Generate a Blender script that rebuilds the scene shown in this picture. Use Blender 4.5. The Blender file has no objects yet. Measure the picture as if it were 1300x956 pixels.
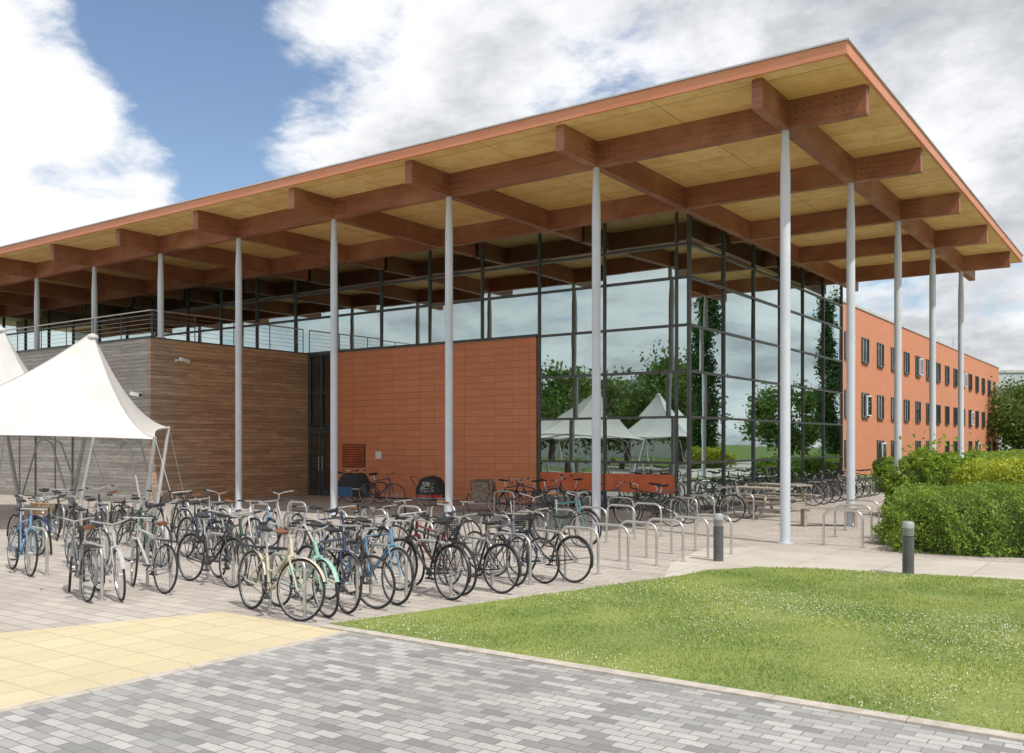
import bpy, math, random
import numpy as np
from mathutils import Vector, Matrix
random.seed(7); rng=np.random.default_rng(7)
R=math.radians; PI=math.pi
scene=bpy.context.scene; col=scene.collection
# ------------------------------------------------------------ camera frame
F_=1181.0; TH=math.atan(.7114); HZ=562.0; CX,CY,CZ=5.966,-17.27,1.9
RT=(math.cos(TH),math.sin(TH)); FW=(-math.sin(TH),math.cos(TH))
def W(r,f,z=0.0): return (CX+r*RT[0]+f*FW[0], CY+r*RT[1]+f*FW[1], z)
def G(px,py,z=0.0):
    f=(CZ-z)*F_/(py-HZ); return W((px-650)/F_*f,f,z)
def camx(p):
    dx,dy=p[0]-CX,p[1]-CY
    r=dx*RT[0]+dy*RT[1]; f=dx*FW[0]+dy*FW[1]
    return 650+F_*r/max(f,.1)
# ------------------------------------------------------------ mesh builder
class MB:
    def __init__(s): s.v=[]; s.f=[]
    def add(s,vs,fs):
        o=len(s.v); s.v+= [tuple(x) for x in vs]; s.f+=[tuple(i+o for i in q) for q in fs]; return s
    def box(s,a,b):
        x0,y0,z0=a; x1,y1,z1=b
        return s.add([(x0,y0,z0),(x1,y0,z0),(x1,y1,z0),(x0,y1,z0),(x0,y0,z1),(x1,y0,z1),(x1,y1,z1),(x0,y1,z1)],
          [(0,3,2,1),(4,5,6,7),(0,1,5,4),(1,2,6,5),(2,3,7,6),(3,0,4,7)])
    def cbox(s,c,sz,rz=0,rx=0,ry=0):
        m=Matrix.Translation(c)@Matrix.Rotation(rz,4,'Z')@Matrix.Rotation(ry,4,'Y')@Matrix.Rotation(rx,4,'X')
        h=[q/2 for q in sz]
        vs=[m@Vector((sx*h[0],sy*h[1],z*h[2])) for z in (-1,1) for sx,sy in ((-1,-1),(1,-1),(1,1),(-1,1))]
        return s.add(vs,[(0,3,2,1),(4,5,6,7),(0,1,5,4),(1,2,6,5),(2,3,7,6),(3,0,4,7)])
    def tube(s,pts,r,n=8,closed=False):
        pts=[Vector(p) for p in pts]; k=len(pts)
        rs=r if isinstance(r,(list,tuple)) else [r]*k
        rings=[]; up=None
        for i,p in enumerate(pts):
            if closed: t=(pts[(i+1)%k]-pts[i-1])
            else: t=pts[min(i+1,k-1)]-pts[max(i-1,0)]
            t=t.normalized() if t.length>1e-9 else Vector((0,0,1))
            if up is None:
                a=Vector((0,0,1)) if abs(t.z)<.9 else Vector((1,0,0)); up=(a-t*a.dot(t)).normalized()
            else:
                u2=up-t*up.dot(t); up=u2.normalized() if u2.length>1e-6 else up
            w=t.cross(up)
            rings.append([p+(up*math.cos(2*PI*j/n)+w*math.sin(2*PI*j/n))*rs[i] for j in range(n)])
        vs=[q for rg in rings for q in rg]; fs=[]
        for i in range(k if closed else k-1):
            a=i*n; b=((i+1)%k)*n
            for j in range(n): fs.append((a+j,a+(j+1)%n,b+(j+1)%n,b+j))
        if not closed: fs.append(tuple(range(n-1,-1,-1))); fs.append(tuple((k-1)*n+j for j in range(n)))
        return s.add(vs,fs)
    def ring(s,c,rad,r,axis='y',n=28,m=6):
        pts=[]
        for i in range(n):
            a=2*PI*i/n; ca,sa=math.cos(a)*rad,math.sin(a)*rad
            pts.append(Vector(c)+(Vector((ca,0,sa)) if axis=='y' else Vector((ca,sa,0))))
        return s.tube(pts,r,m,True)
    def lathe(s,prof,n=16,c=(0,0,0)):
        vs=[];fs=[]
        for r,z in prof:
            for j in range(n): vs.append((c[0]+r*math.cos(2*PI*j/n),c[1]+r*math.sin(2*PI*j/n),c[2]+z))
        for i in range(len(prof)-1):
            for j in range(n): fs.append((i*n+j,i*n+(j+1)%n,(i+1)*n+(j+1)%n,(i+1)*n+j))
        fs.append(tuple(range(n-1,-1,-1))); fs.append(tuple((len(prof)-1)*n+j for j in range(n)))
        return s.add(vs,fs)
    def mesh(s,name,mat,smooth=True):
        me=bpy.data.meshes.new(name); me.from_pydata(s.v,[],s.f); me.update()
        if mat: me.materials.append(mat)
        if smooth:
            me.polygons.foreach_set('use_smooth',[True]*len(me.polygons))
            try: me.set_sharp_from_angle(angle=R(38))
            except Exception: pass
        return me
    def build(s,name,mat,parent=None,smooth=True,loc=None):
        return link(name,s.mesh(name,mat,smooth),parent,loc)
def link(name,me,parent=None,loc=None,rot=None):
    o=bpy.data.objects.new(name,me); col.objects.link(o)
    if parent: o.parent=parent
    if loc is not None: o.location=loc
    if rot is not None: o.rotation_euler=rot
    return o
def tag(o,label=None,cat=None,group=None,kind=None):
    if label: o['label']=label
    if cat: o['category']=cat
    if group: o['group']=group
    if kind: o['kind']=kind
    return o
def thing(name,label,cat,loc=(0,0,0),rz=0,group=None):
    o=link(name,None,None,loc,(0,0,rz)); return tag(o,label,cat,group)
# ------------------------------------------------------------ materials
class NT:
    def __init__(s,nt): s.nt=nt; s.n=nt.nodes; s.l=nt.links
    def node(s,t,**k):
        n=s.n.new(t)
        for a,b in k.items(): setattr(n,a,b)
        return n
    def put(s,sock,v):
        if isinstance(v,bpy.types.NodeSocket): s.l.new(v,sock)
        elif isinstance(v,(tuple,list)) and len(v)==3 and sock.type=='RGBA': sock.default_value=(*v,1)
        else: sock.default_value=v
    def math(s,op,a,b=0.0,c=None,clamp=False):
        n=s.node('ShaderNodeMath',operation=op,use_clamp=clamp); s.put(n.inputs[0],a); s.put(n.inputs[1],b)
        if c is not None: s.put(n.inputs[2],c)
        return n.outputs[0]
    def vmath(s,op,a,b=None):
        n=s.node('ShaderNodeVectorMath',operation=op); s.put(n.inputs[0],a)
        if b is not None: s.put(n.inputs[1],b)
        return n
    def mix(s,f,a,b,blend='MIX'):
        n=s.node('ShaderNodeMix',data_type='RGBA',blend_type=blend); s.put(n.inputs[0],f)
        s.put(n.inputs[6],a); s.put(n.inputs[7],b); return n.outputs[2]
    def noise(s,v,scale,detail=4,rough=.55,dist=0):
        n=s.node('ShaderNodeTexNoise'); s.put(n.inputs['Vector'],v)
        n.inputs['Scale'].default_value=scale; n.inputs['Detail'].default_value=detail
        n.inputs['Roughness'].default_value=rough; n.inputs['Distortion'].default_value=dist
        return n.outputs['Fac']
    def rng(s,v,a,b,c=0.,d=1.,smooth=True):
        n=s.node('ShaderNodeMapRange',interpolation_type='SMOOTHSTEP' if smooth else 'LINEAR')
        s.put(n.inputs[0],v)
        for i,x in enumerate((a,b,c,d)): s.put(n.inputs[i+1],x)
        return n.outputs[0]
    def comb(s,x,y,z):
        n=s.node('ShaderNodeCombineXYZ')
        for i,q in enumerate((x,y,z)): s.put(n.inputs[i],q)
        return n.outputs[0]
    def sep(s,v):
        n=s.node('ShaderNodeSeparateXYZ'); s.put(n.inputs[0],v); return n.outputs
    def obj(s): return s.node('ShaderNodeTexCoord').outputs['Object']
    def bump(s,h,strength=.3,dist=.02):
        n=s.node('ShaderNodeBump'); n.inputs['Strength'].default_value=strength; n.inputs['Distance'].default_value=dist
        s.put(n.inputs['Height'],h); return n.outputs[0]
    def brick(s,v,w,h,mortar,c1,c2,cm,offset=.5,bias=0.):
        n=s.node('ShaderNodeTexBrick',offset=offset,squash=1.0); s.put(n.inputs['Vector'],v)
        s.put(n.inputs['Color1'],c1); s.put(n.inputs['Color2'],c2); s.put(n.inputs['Mortar'],cm)
        n.inputs['Scale'].default_value=1.0; n.inputs['Mortar Size'].default_value=mortar
        n.inputs['Mortar Smooth'].default_value=.1; n.inputs['Bias'].default_value=bias
        n.inputs['Brick Width'].default_value=w; n.inputs['Row Height'].default_value=h
        return n
def newmat(name):
    m=bpy.data.materials.new(name); m.use_nodes=True; n=NT(m.node_tree)
    b=m.node_tree.nodes['Principled BSDF']; return m,n,b
def mat(name,c,rough=.5,metal=0.,var=.15,scale=6.,bump=0.,bs=60.,spec=None):
    m,n,b=newmat(name); o=n.obj()
    f=n.noise(o,scale,4)
    d=tuple(x*(1-var) for x in c); e=tuple(min(1,x*(1+var)) for x in c)
    n.put(b.inputs['Base Color'],n.mix(n.rng(f,.3,.7),d,e))
    b.inputs['Roughness'].default_value=rough; b.inputs['Metallic'].default_value=metal
    if spec is not None: b.inputs['Specular IOR Level'].default_value=spec
    if bump: n.put(b.inputs['Normal'],n.bump(n.noise(o,bs,3),bump,.01))
    return m
M={}
M['column']=mat('column_paint',(.55,.59,.65),.4,0,.06,1.5)
M['steel']=mat('brushed_steel',(.55,.55,.53),.35,.8,.1,5)
M['grey_steel']=mat('galvanised_steel',(.38,.39,.40),.5,.3,.1,5)
M['dark_steel']=mat('dark_steel',(.06,.065,.07),.45,.3,.2,4)
M['mullion']=mat('mullion_paint',(.085,.092,.092),.4,.2,.2,3)
M['rubber']=mat('tyre_rubber',(.025,.025,.026),.8,0,.3,20)
M['black']=mat('black_plastic',(.02,.02,.022),.55,0,.3,20)
M['brownsaddle']=mat('brown_leather',(.16,.07,.03),.5,0,.3,20)
M['silver']=mat('bike_alloy',(.58,.58,.58),.3,.9,.1,20)
M['wicker']=mat('wicker',(.27,.17,.09),.8,0,.3,60)
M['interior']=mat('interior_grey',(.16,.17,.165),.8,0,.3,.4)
M['intwhite']=mat('interior_white',(.36,.37,.36),.8,0,.1,.5)
M['intfloor']=mat('interior_floor',(.25,.24,.22),.4,0,.2,.6)
M['redpanel']=mat('red_panel',(.60,.14,.05),.5,0,.15,2)
M['fabricblack']=mat('hood_fabric',(.03,.03,.035),.8,0,.3,9)
M['fabrictan']=mat('hood_fabric_tan',(.22,.17,.13),.8,0,.3,9)
M['fabricred']=mat('hood_fabric_red',(.45,.04,.03),.8,0,.2,9)
M['fabricblue']=mat('cargo_box_blue',(.03,.10,.22),.6,0,.2,9)
M['woodgrey']=mat('bench_wood',(.36,.32,.27),.8,0,.25,14,.3)
M['bollard']=mat('bollard_body',(.10,.105,.11),.45,.2,.15,6)
M['bollardcap']=mat('bollard_cap',(.36,.37,.38),.5,.2,.1,5)
M['whitepaint']=mat('white_paint',(.75,.75,.74),.5,0,.05,5)
M['concrete']=mat('kerb_concrete',(.46,.42,.37),.9,0,.15,8,.3)
M['greybuild']=mat('grey_render',(.46,.50,.56),.8,0,.08,.2)
M['officewall']=mat('office_render',(.60,.60,.58),.8,0,.08,.2)
M['paleroof']=mat('roof_metal',(.5,.52,.54),.5,0,.1,1)
M['trunk']=mat('bark',(.12,.09,.06),.9,0,.3,9,.5)
def fol(name,c1,c2,c3,sc=1.2):
    m,n,b=newmat(name); o=n.obj()
    a=n.noise(o,sc,3); q=n.noise(o,sc*9,2)
    cc=n.mix(n.rng(a,.35,.65),c1,c2); cc=n.mix(n.rng(q,.5,.75),cc,c3)
    n.put(b.inputs['Base Color'],cc); b.inputs['Roughness'].default_value=.5
    b.inputs['Specular IOR Level'].default_value=.3
    t=n.node('ShaderNodeBsdfTranslucent'); n.put(t.inputs[0],cc)
    x=n.node('ShaderNodeMixShader'); x.inputs[0].default_value=.4
    n.l.new(b.outputs[0],x.inputs[1]); n.l.new(t.outputs[0],x.inputs[2])
    n.l.new(x.outputs[0],n.n['Material Output'].inputs[0]); return m
M['hedge']=fol('hedge_leaf',(.18,.29,.045),(.25,.37,.055),(.36,.46,.09),1.5)
M['hedgey']=fol('hedge_leaf_yellow',(.34,.42,.04),(.45,.50,.055),(.56,.58,.09),1.5)
M['shrub']=fol('shrub_leaf',(.20,.33,.04),(.29,.41,.05),(.44,.52,.08),2.5)
M['leaf']=fol('tree_leaf',(.08,.145,.03),(.13,.21,.035),(.19,.27,.055),.5)
M['poplar']=fol('poplar_leaf',(.04,.10,.03),(.06,.13,.035),(.10,.17,.045),.6)
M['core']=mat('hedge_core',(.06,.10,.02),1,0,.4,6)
def timber(name,brown):
    m,n,b=newmat(name); o=n.obj(); x,y,z=n.sep(o)
    h=.125; zz=n.math('DIVIDE',z,h); pl=n.math('FLOOR',zz); fr=n.math('FRACT',zz)
    hor=n.math('ADD',x,y)
    seg=n.math('FLOOR',n.math('ADD',n.math('DIVIDE',hor,2.4),n.math('MULTIPLY',pl,.37)))
    wn=n.node('ShaderNodeTexWhiteNoise',noise_dimensions='2D'); n.put(wn.inputs['Vector'],n.comb(pl,seg,0)); r=wn.outputs[0]
    streak=n.noise(n.comb(n.math('MULTIPLY',hor,1.2),n.math('MULTIPLY',z,14),pl),1.6,6,.65)
    big=n.noise(o,.6,4)
    g=n.mix(r,(.33,.315,.295),(.46,.445,.42)); br=n.mix(r,(.42,.235,.13),(.60,.37,.215))
    if brown:
        k=n.math('ADD',n.math('SUBTRACT',y,n.math('SUBTRACT',1.2,n.math('MULTIPLY',z,.2))),n.math('MULTIPLY',n.math('SUBTRACT',big,.5),2.4))
        c=n.mix(n.rng(k,-1.4,1.0),n.mix(.5,g,br),br)
    else: c=n.mix(n.rng(big,.5,.8),g,n.mix(.3,g,br))
    c=n.mix(n.rng(streak,.35,.7),n.mix(1.,c,(.68,.68,.68),'MULTIPLY'),n.mix(1.,c,(1.12,1.08,1.04),'MULTIPLY'))
    ln=n.math('LESS_THAN',fr,.07); c=n.mix(ln,c,(.08,.07,.055))
    n.put(b.inputs['Base Color'],c); b.inputs['Roughness'].default_value=.8
    n.put(b.inputs['Normal'],n.bump(n.math('SUBTRACT',streak,n.math('MULTIPLY',ln,1.5)),.4,.02)); return m
M['timber']=timber('weathered_timber',False); M['timberbrown']=timber('sheltered_timber',True)
def terracotta():
    m,n,b=newmat('terracotta_tile'); o=n.obj(); x,y,z=n.sep(o)
    k=n.brick(n.comb(x,z,0),.62,.21,.005,(.62,.22,.10),(.69,.26,.125),(.28,.11,.06),0.,0.)
    f=n.noise(o,1.3,5); c=n.mix(n.math('MULTIPLY',n.rng(f,.3,.7),.22),k.outputs[0],(.56,.20,.105))
    n.put(b.inputs['Base Color'],c); b.inputs['Roughness'].default_value=.6
    n.put(b.inputs['Normal'],n.bump(n.math('SUBTRACT',1.,k.outputs[1]),.5,.01)); return m
M['terracotta']=terracotta()
def brickwall():
    m,n,b=newmat('orange_brick'); o=n.obj(); x,y,z=n.sep(o)
    k=n.brick(n.comb(n.math('ADD',x,y),z,0),.45,.15,.004,(.57,.225,.12),(.61,.25,.14),(.50,.21,.12),.5)
    f=n.noise(o,.25,5); c=n.mix(n.math('MULTIPLY',n.rng(f,.35,.7),.14),k.outputs[0],(.48,.19,.11))
    n.put(b.inputs['Base Color'],c); b.inputs['Roughness'].default_value=.8; return m
M['brick']=brickwall()
def soffit():
    m,n,b=newmat('plywood_soffit'); o=n.obj(); x,y,z=n.sep(o)
    k=n.brick(n.comb(x,y,0),2.03,1.22,.012,(.74,.48,.17),(.84,.60,.25),(.24,.14,.05),.0)
    f=n.noise(o,2.2,8,.7,.6); f2=n.noise(n.comb(n.math('MULTIPLY',x,.7),n.math('MULTIPLY',y,9),0),1.5,5)
    c=n.mix(n.math('MULTIPLY',n.rng(f,.4,.65),.6),k.outputs[0],(.58,.34,.10))
    c=n.mix(n.math('MULTIPLY',n.rng(f2,.45,.7),.3),c,(.90,.68,.32))
    n.put(b.inputs['Base Color'],c); b.inputs['Roughness'].default_value=.55; return m
M['soffit']=soffit()
def beamwood(name,c1,c2,c3):
    m,n,b=newmat(name); o=n.obj(); x,y,z=n.sep(o)
    lam=n.math('FLOOR',n.math('DIVIDE',z,.045))
    f=n.noise(n.comb(n.math('MULTIPLY',n.math('ADD',x,y),.8),n.math('MULTIPLY',z,20),lam),1.3,5,.6)
    g=n.noise(o,.8,4)
    c=n.mix(n.rng(f,.3,.7),c1,c2); c=n.mix(n.math('MULTIPLY',n.rng(g,.45,.7),.6),c,c3)
    n.put(b.inputs['Base Color'],c); b.inputs['Roughness'].default_value=.5; return m
M['beam']=beamwood('glulam_beam',(.20,.07,.035),(.31,.12,.06),(.44,.21,.11))
M['fascia']=beamwood('cedar_fascia',(.54,.19,.09),(.66,.27,.14),(.58,.27,.17))
def glass(name,tint,refl,base):
    m,n,b=newmat(name); n.n.remove(b); o=n.obj()
    nb=n.bump(n.noise(o,.55,2),.05,.05)
    g=n.node('ShaderNodeBsdfGlossy'); n.put(g.inputs[0],refl); g.inputs['Roughness'].default_value=.01; n.put(g.inputs['Normal'],nb)
    t=n.node('ShaderNodeBsdfTransparent'); n.put(t.inputs[0],tint)
    lw=n.node('ShaderNodeLayerWeight'); lw.inputs[0].default_value=.35
    f=n.math('ADD',base,n.math('MULTIPLY',lw.outputs['Facing'],.25),clamp=True)
    x=n.node('ShaderNodeMixShader'); n.put(x.inputs[0],f); n.l.new(t.outputs[0],x.inputs[1]); n.l.new(g.outputs[0],x.inputs[2])
    n.l.new(x.outputs[0],n.n['Material Output'].inputs[0]); return m
M['glass']=glass('facade_glass',(.36,.46,.42),(.66,.78,.77),.70)
M['winglass']=glass('window_glass',(.25,.28,.30),(.7,.75,.8),.3)
def canvas():
    m,n,b=newmat('white_membrane'); o=n.obj(); f=n.noise(o,.8,5)
    c=n.mix(n.rng(f,.4,.7),(.76,.76,.75),(.66,.66,.64)); n.put(b.inputs['Base Color'],c); b.inputs['Roughness'].default_value=.55
    t=n.node('ShaderNodeBsdfTranslucent'); n.put(t.inputs[0],c)
    x=n.node('ShaderNodeMixShader'); x.inputs[0].default_value=.25
    n.l.new(b.outputs[0],x.inputs[1]); n.l.new(t.outputs[0],x.inputs[2]); n.l.new(x.outputs[0],n.n['Material Output'].inputs[0]); return m
M['canvas']=canvas()
def paving(name,w,h,c1,c2,cm,mortar=.012,offset=.5,rot=0.,stain=(.2,.18,.15),bias=0.,sa=.35,rib=0):
    m,n,b=newmat(name); o=n.obj()
    mp=n.node('ShaderNodeMapping'); n.put(mp.inputs[0],o); mp.inputs['Rotation'].default_value=(0,0,rot)
    k=n.brick(mp.outputs[0],w,h,mortar,c1,c2,cm,offset,bias)
    f=n.noise(o,.5,8,.65); g=n.noise(o,45,3); big=n.noise(o,.17,3)
    c=n.mix(n.math('MULTIPLY',n.rng(f,.4,.7),sa),k.outputs[0],stain)
    c=n.mix(n.math('MULTIPLY',n.rng(g,.45,.75),.25),c,tuple(q*.6 for q in c1))
    c=n.mix(n.rng(big,.4,.65,0.,.3),c,n.mix(1.,c,(.76,.74,.72),'MULTIPLY'))
    sp=n.noise(o,7,2,.4); c=n.mix(n.rng(sp,.70,.76,0.,.35),c,(.14,.13,.12))
    hgt=n.math('SUBTRACT',n.math('MULTIPLY',g,.3),k.outputs[1])
    if rib:
        x,y,z=n.sep(mp.outputs[0]); s=n.math('SINE',n.math('MULTIPLY',x,2*PI/rib)); sl=n.rng(s,-.2,.6)
        c=n.mix(n.math('MULTIPLY',n.math('SUBTRACT',1.,sl),.28),c,tuple(q*.55 for q in c1)); hgt=n.math('ADD',hgt,n.math('MULTIPLY',sl,.8))
    n.put(b.inputs['Base Color'],c); b.inputs['Roughness'].default_value=.85
    n.put(b.inputs['Normal'],n.bump(hgt,.4,.006)); return m
M['plaza']=paving('plaza_paving',.4,.2,(.40,.36,.325),(.51,.465,.42),(.26,.235,.21),.009,.5,0.,(.31,.275,.24))
M['path']=paving('path_concrete',1.2,1.2,(.53,.49,.43),(.57,.53,.47),(.36,.33,.29),.01,0.)
M['yellow']=paving('tactile_paving',.4,.4,(.62,.53,.34),(.69,.59,.385),(.44,.37,.24),.008,0.,0.,(.50,.42,.29),0,.5,.067)
M['chequer']=paving('chequered_setts',.2,.1,(.21,.21,.21),(.47,.465,.45),(.17,.165,.16),.005,.5,0.,(.31,.30,.285),0,.35)
def grassmat(name,a,b_,c_):
    m,n,b=newmat(name); o=n.obj(); f=n.noise(o,.7,5); g=n.noise(o,18,4)
    c=n.mix(n.rng(f,.35,.65),a,b_); c=n.mix(n.rng(g,.5,.8),c,c_)
    n.put(b.inputs['Base Color'],c); b.inputs['Roughness'].default_value=.8; b.inputs['Specular IOR Level'].default_value=.2
    n.put(b.inputs['Normal'],n.bump(g,.6,.02)); return m
M['lawn']=grassmat('lawn_turf',(.16,.21,.06),(.23,.27,.08),(.32,.30,.13))
M['blade']=grassmat('grass_blade',(.21,.31,.075),(.30,.38,.10),(.44,.44,.19))
M['flower']=mat('clover_flower',(.72,.70,.60),.8,0,.1,9)
M['field']=grassmat('field',(.09,.14,.03),(.13,.17,.04),(.17,.18,.07))
# ------------------------------------------------------------ ground sheets
def sheet(name,pts,z,m):
    mb=MB(); n=len(pts); top=[(p[0],p[1],z) for p in pts]
    ar=sum(top[i][0]*top[(i+1)%n][1]-top[(i+1)%n][0]*top[i][1] for i in range(n))
    if ar<0: top.reverse()
    mb.add(top,[tuple(range(n))]); return tag(mb.build(name,m,None,False),kind='structure')
def Wp(l): return [W(*p)[:2] for p in l]
sheet('ground',[(-900,-900),(900,-900),(900,900),(-900,900)],0,M['field'])
sheet('plaza',[(-70,-45),(11,-45),(11,22),(-5.2,22),(-5.2,30),(-70,30)],.004,M['plaza'])
sheet('path',[(11.0,-45),(18,-45),(18,60),(2,100),(-2,100),(2.4,40),(4.6,22),(11.0,22)],.005,M['path'])
lawn=[(-1.92,9.63),(2.33,13.1),(2.9,13.7),(3.7,14.05),(4.6,13.85),(7.0,12.75),(14,8.9),(22,4),(22,-6.9)]
lawn.append((-1.92+3.23*5.9,9.63-2.27*5.9))
sheet('lawn',Wp(lawn),.022,M['lawn'])
sheet('concrete_path',Wp([(2.1,12.9),(2.5,14.6),(3.4,16.6),(5.2,17.2),(6.4,15.6),(8.6,14.1),(16,10.2),(22,6.5),(22,4),(14,8.8),(7,12.6)]),.009,M['path'])
yl=[(-1.66,9.31),(-3.25,10.39),(-5.08,9.23),(-9,6.9),(-12,2),(-7.46,1.16)]
sheet('tactile_paving',Wp(yl),.012,M['yellow'])
ch=[(-1.60,9.27),(-1.75,9.45),(-1.96,9.55),(-1.92+3.23*5.5,9.63-2.27*5.5),(-1.7-.58*14+9,9.31-.815*14),(-1.6-.58*14,9.27-.815*14)]
sheet('chequered_paving',Wp(ch),.0125,M['chequer'])
def strip(name,a,b,w,h,m,label):
    a=Vector(W(*a)); b=Vector(W(*b)); d=(b-a); L=d.length; mb=MB(); k=int(L/.9); u=d/L
    for i in range(k):
        mb.cbox(tuple(a+u*(i+.5)*L/k+Vector((0,0,h/2))),(L/k-.008,w,h),math.atan2(d.y,d.x))
    return tag(mb.build(name,m,None,False),label,kind='structure')
strip('kerb',(-1.93,9.55),(-1.93+3.23*5,9.55-2.27*5),.13,.03,M['concrete'],'pale kerb along the front edge of the lawn')
strip('kerb_edging',(-1.62,9.3),(-1.62-.58*11,9.3-.815*11),.1,.02,M['concrete'],'pale edging between yellow and grey paving')
def inpoly(P,poly):
    x,y=P[:,0],P[:,1]; ins=np.zeros(len(P),bool); j=len(poly)-1
    for i in range(len(poly)):
        xi,yi=poly[i]; xj,yj=poly[j]
        c=((yi>y)!=(yj>y))&(x<(xj-xi)*(y-yi)/((yj-yi)+1e-12)+xi); ins^=c; j=i
    return ins
RTv=np.array(RT); FWv=np.array(FW)
def raw_mesh(name,V,nper,m):
    n=len(V)//nper; me=bpy.data.meshes.new(name)
    me.vertices.add(len(V)); me.vertices.foreach_set('co',V.astype(np.float32).ravel())
    me.loops.add(n*nper); me.loops.foreach_set('vertex_index',np.arange(n*nper,dtype=np.int32))
    me.polygons.add(n); me.polygons.foreach_set('loop_start',np.arange(0,n*nper,nper,dtype=np.int32))
    try: me.polygons.foreach_set('loop_total',np.full(n,nper,dtype=np.int32))
    except Exception: pass
    me.update(calc_edges=True); me.materials.append(m); return me
P=np.stack([rng.uniform(-2.1,9,400000),rng.uniform(4.6,14.2,400000)],1)
jit=P+rng.normal(0,.035,P.shape)
P=P[inpoly(jit,lawn)]; P=P[np.abs(P[:,0])<P[:,1]*.58+.3]
def toW(P): return np.array([CX,CY])+P[:,:1]*RTv+P[:,1:2]*FWv
Q=toW(P); n=len(Q); a=rng.uniform(0,2*PI,n)
patch=.75+.35*np.sin(P[:,0]*3.1+np.sin(P[:,1]*2.3)*1.5)*np.cos(P[:,1]*2.7+1)
h=rng.uniform(.010,.036,n)*patch; w=rng.uniform(.002,.004,n)*(1+P[:,1]*.06)
ex=rng.normal(0,.014,(n,2)); V=np.zeros((n,3,3))
V[:,0,0]=Q[:,0]-np.cos(a)*w; V[:,0,1]=Q[:,1]-np.sin(a)*w; V[:,1,0]=Q[:,0]+np.cos(a)*w; V[:,1,1]=Q[:,1]+np.sin(a)*w
V[:,:2,2]=.014; V[:,2,:2]=Q+ex; V[:,2,2]=.022+h
tag(link('grass',raw_mesh('grass',V.reshape(-1,3),3,M['blade'])),'short green grass growing over the lawn','grass',kind='stuff')
n=9000; P=np.stack([rng.uniform(-2,9,n*3),rng.uniform(4.6,14.2,n*3)],1); P=P[inpoly(P,lawn)]
cl=np.sin(P[:,0]*2.1+1)*np.cos(P[:,1]*1.7)+np.sin(P[:,0]*.9+P[:,1]*1.1)-.12*(P[:,1]-9); P=P[cl+rng.uniform(-1,1,len(P))>.3]
Q=toW(P); n=len(Q); s=rng.uniform(.004,.0075,n)
octv=np.array([(1,0,0),(0,1,0),(-1,0,0),(0,-1,0),(0,0,1),(0,0,-1)]); tr=[(0,1,4),(1,2,4),(2,3,4),(3,0,4)]
V=np.zeros((n,4,3,3))
for ti,t in enumerate(tr):
    for k,vi in enumerate(t):
        V[:,ti,k,:2]=Q+octv[vi][:2]*s[:,None]; V[:,ti,k,2]=.044+octv[vi][2]*s
tag(link('clover_flowers',raw_mesh('clover_flowers',V.reshape(-1,3),3,M['flower'])),'small white clover flowers scattered over the lawn','flowers',kind='stuff')
# ------------------------------------------------------------ foliage
def leaves(name,C,size,m,parent,loc=None):
    n=len(C); a=rng.normal(size=(n,3)); a/=np.linalg.norm(a,axis=1)[:,None]
    b=np.cross(a,rng.normal(size=(n,3))); b/=np.linalg.norm(b,axis=1)[:,None]
    s=(size*rng.uniform(.6,1.3,n))[:,None]
    V=np.stack([C-a*s,C+b*s*.5,C+a*s,C-b*s*.5],1).reshape(-1,3)
    return link(name,raw_mesh(name,V,4,m),parent,loc)
def hedge(name,label,cat,c,half,rz,n,size,m,p=.45,rough=.05,spike=0.):
    t=thing(name,label,cat,c,rz)
    d=rng.normal(size=(n,3)); d[:,2]=np.abs(d[:,2]); d/=np.linalg.norm(d,axis=1)[:,None]
    def shape(d):
        q=np.sign(d)*np.abs(d)**p; return q/np.maximum(1e-6,(np.abs(q)**(6)).sum(1)**(1/6))[:,None]
    q=shape(d)
    dis=1+rough*(np.sin(q[:,0]*half[0]*5+q[:,2]*3)+np.sin(q[:,1]*half[1]*6+1)+np.sin(q[:,0]*half[0]*11+q[:,1]*7)+np.sin(q[:,0]*half[0]*23+q[:,2]*17)*.6)/2+rng.normal(0,.018,n)-np.abs(rng.normal(0,.03,n))
    C=q*np.array(half)*dis[:,None]
    if spike:
        up=(q[:,2]>.7)&(rng.random(n)<.12); C[up,2]+=np.abs(rng.normal(0,spike,up.sum()))
    leaves('foliage',C,size,m,t)
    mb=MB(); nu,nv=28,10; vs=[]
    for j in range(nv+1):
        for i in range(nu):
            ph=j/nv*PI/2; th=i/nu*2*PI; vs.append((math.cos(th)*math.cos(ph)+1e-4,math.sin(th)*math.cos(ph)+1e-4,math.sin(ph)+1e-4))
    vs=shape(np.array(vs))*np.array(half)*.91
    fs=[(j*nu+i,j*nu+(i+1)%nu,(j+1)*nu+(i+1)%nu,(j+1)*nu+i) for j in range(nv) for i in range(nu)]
    mb.add(vs.tolist(),fs); mb.build('dark_core',M['core'],t); return t  # solid filler, coloured dark to stand in for the shade inside the foliage
hedge('clipped_hedge','broad low rounded green hedge behind the bollard on the right','hedge',W(10.35,16.35),(3.4,1.6,1.08),TH-R(14),60000,.03,M['hedge'],.8,.06,.04)
hedge('yellow_hedge','taller yellow green hedge at the right edge, behind the low rounded one','hedge',W(13.5,20.4),(3.3,1.6,1.5),TH-R(10),32000,.042,M['hedgey'],.6,.05,.07)
hedge('spreading_shrub','loose bright green shrub between the low hedge and the brick block','shrub',W(10.9,23.6),(1.1,.8,1.42),.4,9000,.06,M['shrub'],.85,.16,.26)
hedge('dark_hedge','dark green hedge beyond the columns, beside the glass end of the hall','hedge',W(16.5,38),(3.6,1.2,1.3),PI/2+.1,9000,.07,M['hedge'])
hedge('long_hedge','long hedge running along the foot of the brick block','hedge',(-4.0,62,0),(2.2,22,1.2),0,16000,.12,M['hedge'])
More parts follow.
